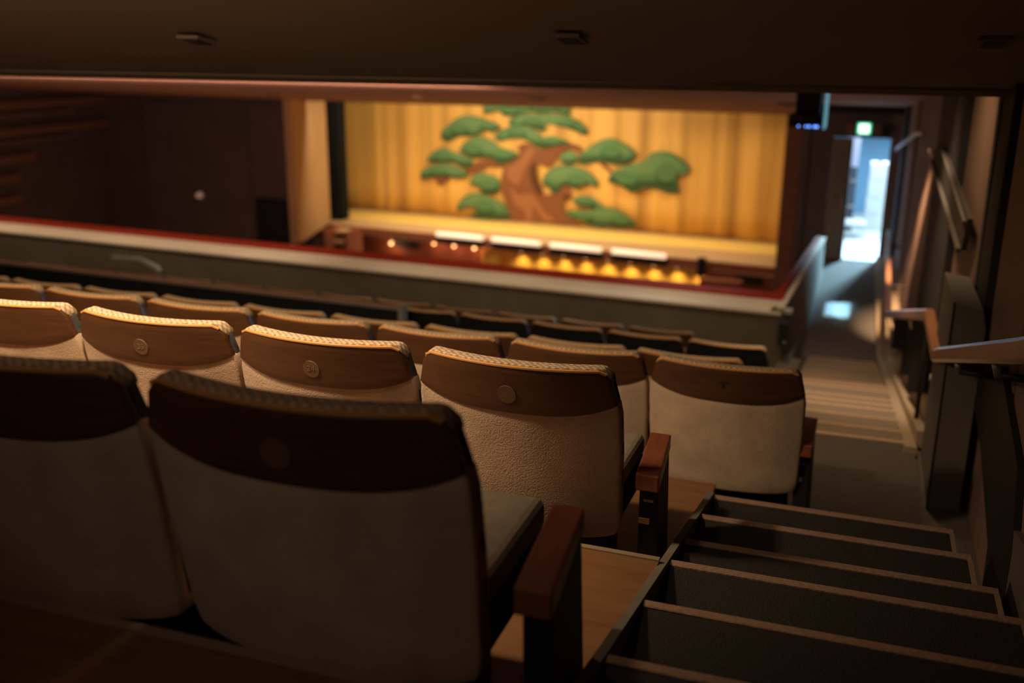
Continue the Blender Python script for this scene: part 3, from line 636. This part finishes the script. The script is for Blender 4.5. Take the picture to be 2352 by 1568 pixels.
# footlight tubes
for k in range(4):
    xa = -9.58+k*1.50; xb = xa+1.24
    o = tag(empty('footlight', ((xa+xb)/2, FY((xa+xb)/2)-0.17, -4.47), math.atan(-0.118)), ['leftmost glowing footlight bar on the stage edge', 'second glowing footlight bar from the left on the stage edge', 'third glowing footlight bar from the left on the stage edge', 'rightmost glowing footlight bar on the stage edge'][k], 'footlight', 'footlight bars along the stage edge')
    box('housing', -0.64, 0.64, -0.03, 0.11, -0.21, -0.055, 'black', o, 0.01, 1)
    cyl('tube', (-0.62, 0.0, 0), (0.62, 0.0, 0), 0.062, 'footlight', o, 14)
# downlights under the stage lip
for k in range(9):
    x = -7.42+k*0.535 if False else -7.45+k*0.545
    y = FY(x)+0.19
    o = tag(empty('under_stage_lamp', (x, y, -4.745)), ['leftmost of the nine small amber lamps under the stage lip', 'second amber lamp from the left under the stage lip', 'third amber lamp from the left under the stage lip', 'fourth amber lamp from the left under the stage lip', 'middle one of the nine amber lamps under the stage lip', 'fourth amber lamp from the right under the stage lip', 'third amber lamp from the right under the stage lip', 'second amber lamp from the right under the stage lip', 'rightmost of the nine amber lamps, behind the thin pole'][k], 'lamp', 'row of lamps under the stage lip')
    cyl('lamp_can', (0, 0, 0), (0, 0, -0.035), 0.035, 'black', o, 12)
    cyl('bulb', (0, 0, -0.035), (0, 0, -0.05), 0.022, 'bulb', o, 10)
    light('under_stage_spot', 'SPOT', (x, y-0.02, -4.80), (x, y+0.05, -5.4), 24, (1.0, 0.68, 0.26), 0.02, angle=112, blend=0.9)
for x, z, en in ((-11.05, -4.90, 3.5), (-9.80, -4.78, 2.5), (-9.24, -4.80, 2.0), (-8.68, -4.80, 2.5)):
    y = FY(x)+0.16
    o = tag(empty('under_stage_lamp', (x, y, z)), {-11.05: 'warm glowing lamp at the far left under the stage', -9.80: 'warm glowing lamp under the left end of the first footlight bar', -9.24: 'rosy lamp between two brighter lamps under the first footlight bar', -8.68: 'bright warm lamp just left of the amber panels'}[x], 'lamp')
    cyl('lamp_can', (0, 0.19, 0.03), (0, 0.02, 0.03), 0.03, 'black', o, 12)
    cyl('bulb', (0, 0.02, 0.03), (0, -0.05, 0.0), 0.036, 'bulb', o, 12)
    light('under_stage_spot', 'POINT', (x, y-0.08, z-0.10), (x, y, -6), en, (1.0, 0.50, 0.24), 0.03)
for px in (-11.72,):
    sr = tag(empty('stage_steps', (px, 20.9, -7.0)), 'small dark-slotted steps at the left front of the stage', 'steps')
    for s_ in (-0.32, 0.26):
        box('stringer', s_, s_+0.06, 0.1, 0.9, 0, 2.66, 'stage_front', sr)
    for k in range(10):
        box('step', -0.26, 0.26, 0.12+k*0.05, 0.5+k*0.05, 0.35+k*0.24, 0.42+k*0.24, 'stage_wood', sr, 0.005, 1)
    box('back_board', -0.26, 0.26, 1.0, 1.03, 0, 2.5, 'black', sr)
tag(hexa('shadow_block', [(-11.95, 19.2, -7), (-11.25, 19.2, -7), (-11.25, 19.7, -7), (-11.95, 19.7, -7), (-11.95, 19.2, -4.42), (-11.25, 19.2, -4.15), (-11.25, 19.7, -4.15), (-11.95, 19.7, -4.42)], 'black'), 'black block for the floor shadow at the foot of the tan wall', 'block')  # black solid put in as the shadow on the floor
# thin mic stand / pole in front of the stage
po = tag(empty('pole_stand', (-3.02, 21.35, -7.0)), 'thin dark pole standing before the right of the stage', 'pole')
cyl('pole', (0, 0, 0.03), (0, 0, 2.35), 0.03, 'black', po)
cyl('base', (0, 0, 0), (0, 0, 0.03), 0.25, 'black', po, 20)
box('head', -0.09, 0.09, -0.08, 0.08, 2.20, 2.60, 'black', po, 0.02, 2)
dk = tag(empty('desk', (-2.62, 20.75, -7.0)), 'dark table beside the thin pole before the stage', 'table')
box('desk_top', -0.30, 0.55, -0.25, 0.1, 2.15, 2.30, 'stage_front', dk, 0.01, 1)
for sx in (-0.27, 0.5):
    for sy in (-0.22, 0.06):
        box('leg', sx-0.02, sx+0.02, sy-0.02, sy+0.02, 0, 2.15, 'stage_front', dk)
lp = tag(cyl('warning_lamp', (-2.50, 21.60, -4.99), (-2.50, 21.52, -4.99), 0.05, 'bulb', None, 12), 'single small orange lamp right of the pole under the stage', 'lamp')
struct(box('floor', -19, 0.6, 7.9, 26, -7.3, -7.0, 'wall_red'), 'floor of the main hall far below')

# ================================================================== seats
TOPZ = 0.655
def halfw(h):            # half width of the back at height h above its bottom (0..0.44)
    pts = [(0.0, 0.232), (0.03, 0.240), (0.22, 0.246), (0.325, 0.245), (0.35, 0.242), (0.44, 0.221)]
    for (a, b), (c, d) in zip(pts, pts[1:]):
        if h <= c: 
            t = max(0, (h-a)/(c-a)); return b+(d-b)*t
    return pts[-1][1]
HB = 0.44
def back_pt(u, h, off=0.0):
    wd = halfw(min(h, HB))
    x = u*wd
    y = -0.045*(1-u*u)+0.08*(1-h/HB)+off
    return (x, y, 0.215+h)
def smile(u):            # lower edge of the wood panel
    a = abs(u)
    return HB-(0.083+0.037*(1-a**3.4))
def toph(u):             # rounded top corners
    a = abs(u)
    return HB-(0.020*((a-0.92)/0.08)**2 if a > 0.92 else 0)
def sheet(name, lo, hi, front, rear, material, parent, nu=28, nv=8, smooth=True):
    vs = []; fs = []
    us = [math.sin((-1+2*i/nu)*math.pi/2)*0.35+(-1+2*i/nu)*0.65 for i in range(nu+1)]
    for off in (rear, front):
        for u in us:
            l, h = lo(u), hi(u)
            for j in range(nv+1):
                hh = l+(h-l)*j/nv
                e = 0.0
                vs.append(back_pt(u, hh, off))
    A = (nu+1)*(nv+1)
    for i in range(nu):
        for j in range(nv):
            a = i*(nv+1)+j
            fs.append((a, a+1, a+nv+2, a+nv+1)); fs.append((A+a, A+a+nv+1, A+a+nv+2, A+a+1))
        a = i*(nv+1); b = a+nv+1
        fs.append((a, b, A+b, A+a)); a += nv; b += nv; fs.append((a, A+a, A+b, b))
    for j in range(nv):
        a = j; fs.append((a, A+a, A+a+1, a+1))
        a = nu*(nv+1)+j; fs.append((a, a+1, A+a+1, A+a))
    me = fixn(mesh(name, vs, fs))
    o = link(name, me, material, parent)
    return o
def bevel_all(o, off, seg=3, ang=30):
    bm = bmesh.new(); bm.from_mesh(o.data)
    es = [e for e in bm.edges if len(e.link_faces) == 2 and e.calc_face_angle() > math.radians(ang)]
    bmesh.ops.bevel(bm, geom=es, offset=off, segments=seg, affect='EDGES', profile=0.5, clamp_overlap=True)
    for f in bm.faces: f.smooth = True
    bm.to_mesh(o.data); bm.free()
def make_seat(back_m, cover_m, cush_m='dark_fabric', cat='seat'):
    root = empty('theatre_seat')
    root['category'] = 'seat'
    c = sheet('back_cushion', lambda u: 0.03, lambda u: toph(u)-0.004, 0.034, 0.010, cush_m, root, 28, 8); bevel_all(c, 0.006)
    t = sheet('top_trim', lambda u: toph(u)-0.013, lambda u: toph(u)+0.004, 0.038, 0.0005, 'lip', root, 28, 2); bevel_all(t, 0.006)
    cv = sheet('back_cover', lambda u: -0.012+0.012*abs(u)**8, lambda u: smile(u)+0.004, 0.038, -0.005, cover_m, root, 28, 10); bevel_all(cv, 0.006)
    p = sheet('wood_panel', lambda u: smile(u), lambda u: toph(u)-0.004, 0.008, -0.0085, back_m, root, 28, 5); bevel_all(p, 0.002, 2)
    # piping between panel and trim
    vs = []
    pi = [Vector(back_pt(-0.97+1.94*i/30, toph(-0.97+1.94*i/30)-0.001, -0.006)) for i in range(31)]
    bar('piping', pi, 0.0065, 0.0065, 'pipe', p, 0.0015)
    # seat cushion on its dark pan
    s = box('seat', -0.212, 0.212, 0.085, 0.475, 0.268, 0.328, 'seat_top', root, 0.018, 3)
    box('seat_pan', -0.216, 0.216, 0.095, 0.465, 0.195, 0.272, 'black_cloth', s, 0.008, 2)
    # standards under the back
    for sx in (-1, 1):
        box('leg', sx*0.19-0.018, sx*0.19+0.018, 0.10, 0.20, 0.0, 0.20, 'black', root, 0.004, 1)
    box('cross_rail', -0.20, 0.20, 0.105, 0.145, 0.12, 0.19, 'black', root, 0.004, 1)
    return root
def arm_unit(root, dx, lean=0.09):
    """armrest with its upright panel at the right of the seat; dx from the right end of the back top"""
    xa = 0.219+dx
    def sk(x, y): return x-(y-0.05)*lean
    a = hexa('armrest', [(sk(xa-0.0275, 0.05), 0.05, 0.352), (sk(xa+0.0275, 0.05), 0.05, 0.352), (sk(xa+0.026, 0.31), 0.31, 0.362), (sk(xa-0.026, 0.31), 0.31, 0.362),
                         (sk(xa-0.0275, 0.05), 0.05, 0.395), (sk(xa+0.0275, 0.05), 0.05, 0.395), (sk(xa+0.026, 0.31), 0.31, 0.400), (sk(xa-0.026, 0.31), 0.31, 0.400)], 'arm_wood', root, 0.004, 2)
    p = hexa('side_panel', [(sk(xa-0.02, 0.12), 0.10, 0.0), (sk(xa+0.03, 0.12), 0.10, 0.0), (sk(xa+0.03, 0.3), 0.33, 0.0), (sk(xa-0.02, 0.3), 0.33, 0.0),
                            (sk(xa-0.02, 0.07), 0.075, 0.353), (sk(xa+0.024, 0.07), 0.075, 0.353), (sk(xa+0.024, 0.3), 0.30, 0.361), (sk(xa-0.02, 0.3), 0.30, 0.361)], 'black', root, 0.003, 1)
    return a, p
def inner_arm(root):
    a = box('armrest', 0.229, 0.271, 0.125, 0.31, 0.355, 0.397, 'arm_wood', root, 0.004, 2)
    p = box('side_panel', 0.232, 0.268, 0.15, 0.30, 0.0, 0.354, 'black', root, 0.003, 1)
    return a, p
proto = make_seat('wood_panel', 'beige')
proto_black = make_seat('black_cloth', 'black_cloth')
def copy_tree(o, parent=None, mp=None):
    c = o.copy(); C.objects.link(c)
    if parent: c.parent = parent
    for ch in list(o.children): copy_tree(ch, c)
    return c
used = set()
def place(src, x, y, z, rz):
    if src.name in used: o = copy_tree(src)
    else: o = src; used.add(src.name)
    o.location = (x, y, z); o.rotation_euler = (0, 0, rz)
    return o
ORD = ['', 'second', 'third', 'fourth', 'fifth', 'sixth', 'seventh', 'eighth', 'ninth', 'tenth', 'eleventh', 'twelfth', 'thirteenth', 'fourteenth', 'fifteenth']
# right end of the back top (x, y), top z, skew, number of seats, first arm offset, description
ROWS = [
    (-0.464, 1.095, -0.449, 0.0, 3, 0.100, 'nearest row', 'out-of-focus'),
    (-0.487, 2.080, -0.700, -1.1, 5, 0.088, 'sharply focused row', 'sharp'),
    (-0.116, 3.095, -0.976, -1.2, 8, 0.030, 'third row from the camera', 'walnut-backed'),
    (-0.395, 4.100, -1.272, -1.6, 10, 0.05, 'fourth row from the camera', 'walnut-backed'),
    (-0.425, 5.800, -1.706, -3.0, 5, 0.04, 'black-backed row', 'black-backed'),
    (-0.983, 6.700, -1.915, -2.0, 12, 0.04, 'front row below the parapet', 'walnut-backed')]
seats = {}
for ri, (xe, ye, zt, sk, n, adx, rowname, adj) in enumerate(ROWS):
    a = math.radians(sk); d = Vector((math.cos(a), math.sin(a), 0))
    for k in range(n):
        pch = {0: 0.513, 1: 0.513, 2: 0.508}.get(ri, 0.505)
        c = Vector((xe, ye, 0))-d*(0.222+pch*k)
        src = proto_black if ri == 4 else proto
        o = place(src, c.x, c.y, zt-TOPZ, a); o.scale = (1.018, 1, 1)
        if len([q for q in o.children if q.name.startswith('armrest')]) == 0 or k <= 1:
            pass
        for q in list(o.children):
            if q.name.startswith(('armrest', 'side_panel')): bpy.data.objects.remove(q)
        seats[(ri, k)] = o
        if k == 0:
            lab = '%s seat at the aisle end of the %s' % (adj, rowname)
        else:
            lab = '%s seat, %s from the aisle end of the %s' % (adj, ORD[k], rowname)
        if ri == 1 and k == 0: lab = 'sharp beige-backed aisle seat with a worn round plate on its wood'
        if ri == 1 and k == 1: lab = 'sharp seat left of the aisle seat, round plate numbered 34'
        if ri == 1 and k == 2: lab = 'sharp seat with round plate numbered 35 on its walnut back'
        if ri == 1 and k == 3: lab = 'sharp seat cut off by the left edge of the photo'
        if ri == 0 and k == 0: lab = 'large blurred nearest seat with beige back and red-brown armrest'
        if ri == 0 and k == 1: lab = 'large blurred nearest seat cut by the left edge, dark walnut back'
        tag(o, lab, 'seat', {0: 'seats of the nearest row', 1: 'seats of the focused row', 2: 'seats of the third row', 3: 'seats of the fourth row', 4: 'black-backed seats', 5: 'seats of the front row'}[ri])
# arms: built once for inner seats and copied, end seats get their own offset
inner = [None]
for (ri, k), o in seats.items():
    if k == 0:
        a_, p_ = arm_unit(o, ROWS[ri][5], 0.09 if ri < 2 else 0.0)
        if ri in (1, 2):
            xa = 0.219+ROWS[ri][5]
            box('name_plate', xa-0.022, xa+0.004, 0.078, 0.085, 0.255, 0.270, 'pipe' if ri == 1 else 'pale_metal', p_, 0.001, 1)
            box('screw_plate', xa-0.012, xa+0.012, 0.074, 0.082, 0.315, 0.322, 'metal', p_)
    else:
        if inner[0] is None:
            inner[0] = inner_arm(o)
        else:
            for q in inner[0]:
                c = q.copy(); C.objects.link(c); c.parent = o
        
# number plates on the wooden backs
def plate(o, txt=None, dark=False):
    h = HB-0.072
    p = Vector(back_pt(0.0, h, -0.0095)); p.x += -0.004
    nv = Vector((0, -0.984, -0.178)); pl = cyl('number_plate', p-nv*0.003, p+nv*0.0010, 0.0225, 'plate', o, 32)
    if txt:
        cu_ = bpy.data.curves.new('digits', 'FONT'); cu_.body = txt; cu_.size = 0.022; cu_.extrude = 0.0006; cu_.align_x = 'CENTER'; cu_.align_y = 'CENTER'
        tmp = bpy.data.objects.new('digits', cu_); C.objects.link(tmp)
        dg = bpy.context.evaluated_depsgraph_get()
        me = bpy.data.meshes.new_from_object(tmp.evaluated_get(dg)); bpy.data.objects.remove(tmp)
        t = link('digits', me, 'digit', pl)
        t.location = p+nv*0.0012; t.rotation_euler = (math.pi/2+0.179, 0, 0)
    return pl
plate(seats[(1, 2)], '35'); plate(seats[(1, 1)], '34'); plate(seats[(1, 0)]); plate(seats[(1, 3)])
plate(seats[(0, 0)]); plate(seats[(0, 1)])
o = seats[(2, 0)]
p = Vector(back_pt(0.0, HB-0.055, -0.010))
t1 = box('emblem', p.x-0.014, p.x+0.014, p.y-0.001, p.y+0.002, p.z+0.004, p.z+0.009, 'black', o)
box('emblem_stem', p.x-0.006, p.x-0.001, p.y-0.0012, p.y+0.003, p.z-0.010, p.z+0.004, 'black', t1)

# loose pale grip at the far left over the front row
gb = tag(bar('grab_handle', [(-6.05, 6.93, -1.80), (-5.78, 6.95, -1.80), (-5.62, 6.97, -1.87), (-5.60, 6.97, -1.90)], 0.03, 0.035, 'white', None, 0.005), 'bent pale handle above the front row at the far left', 'handle')
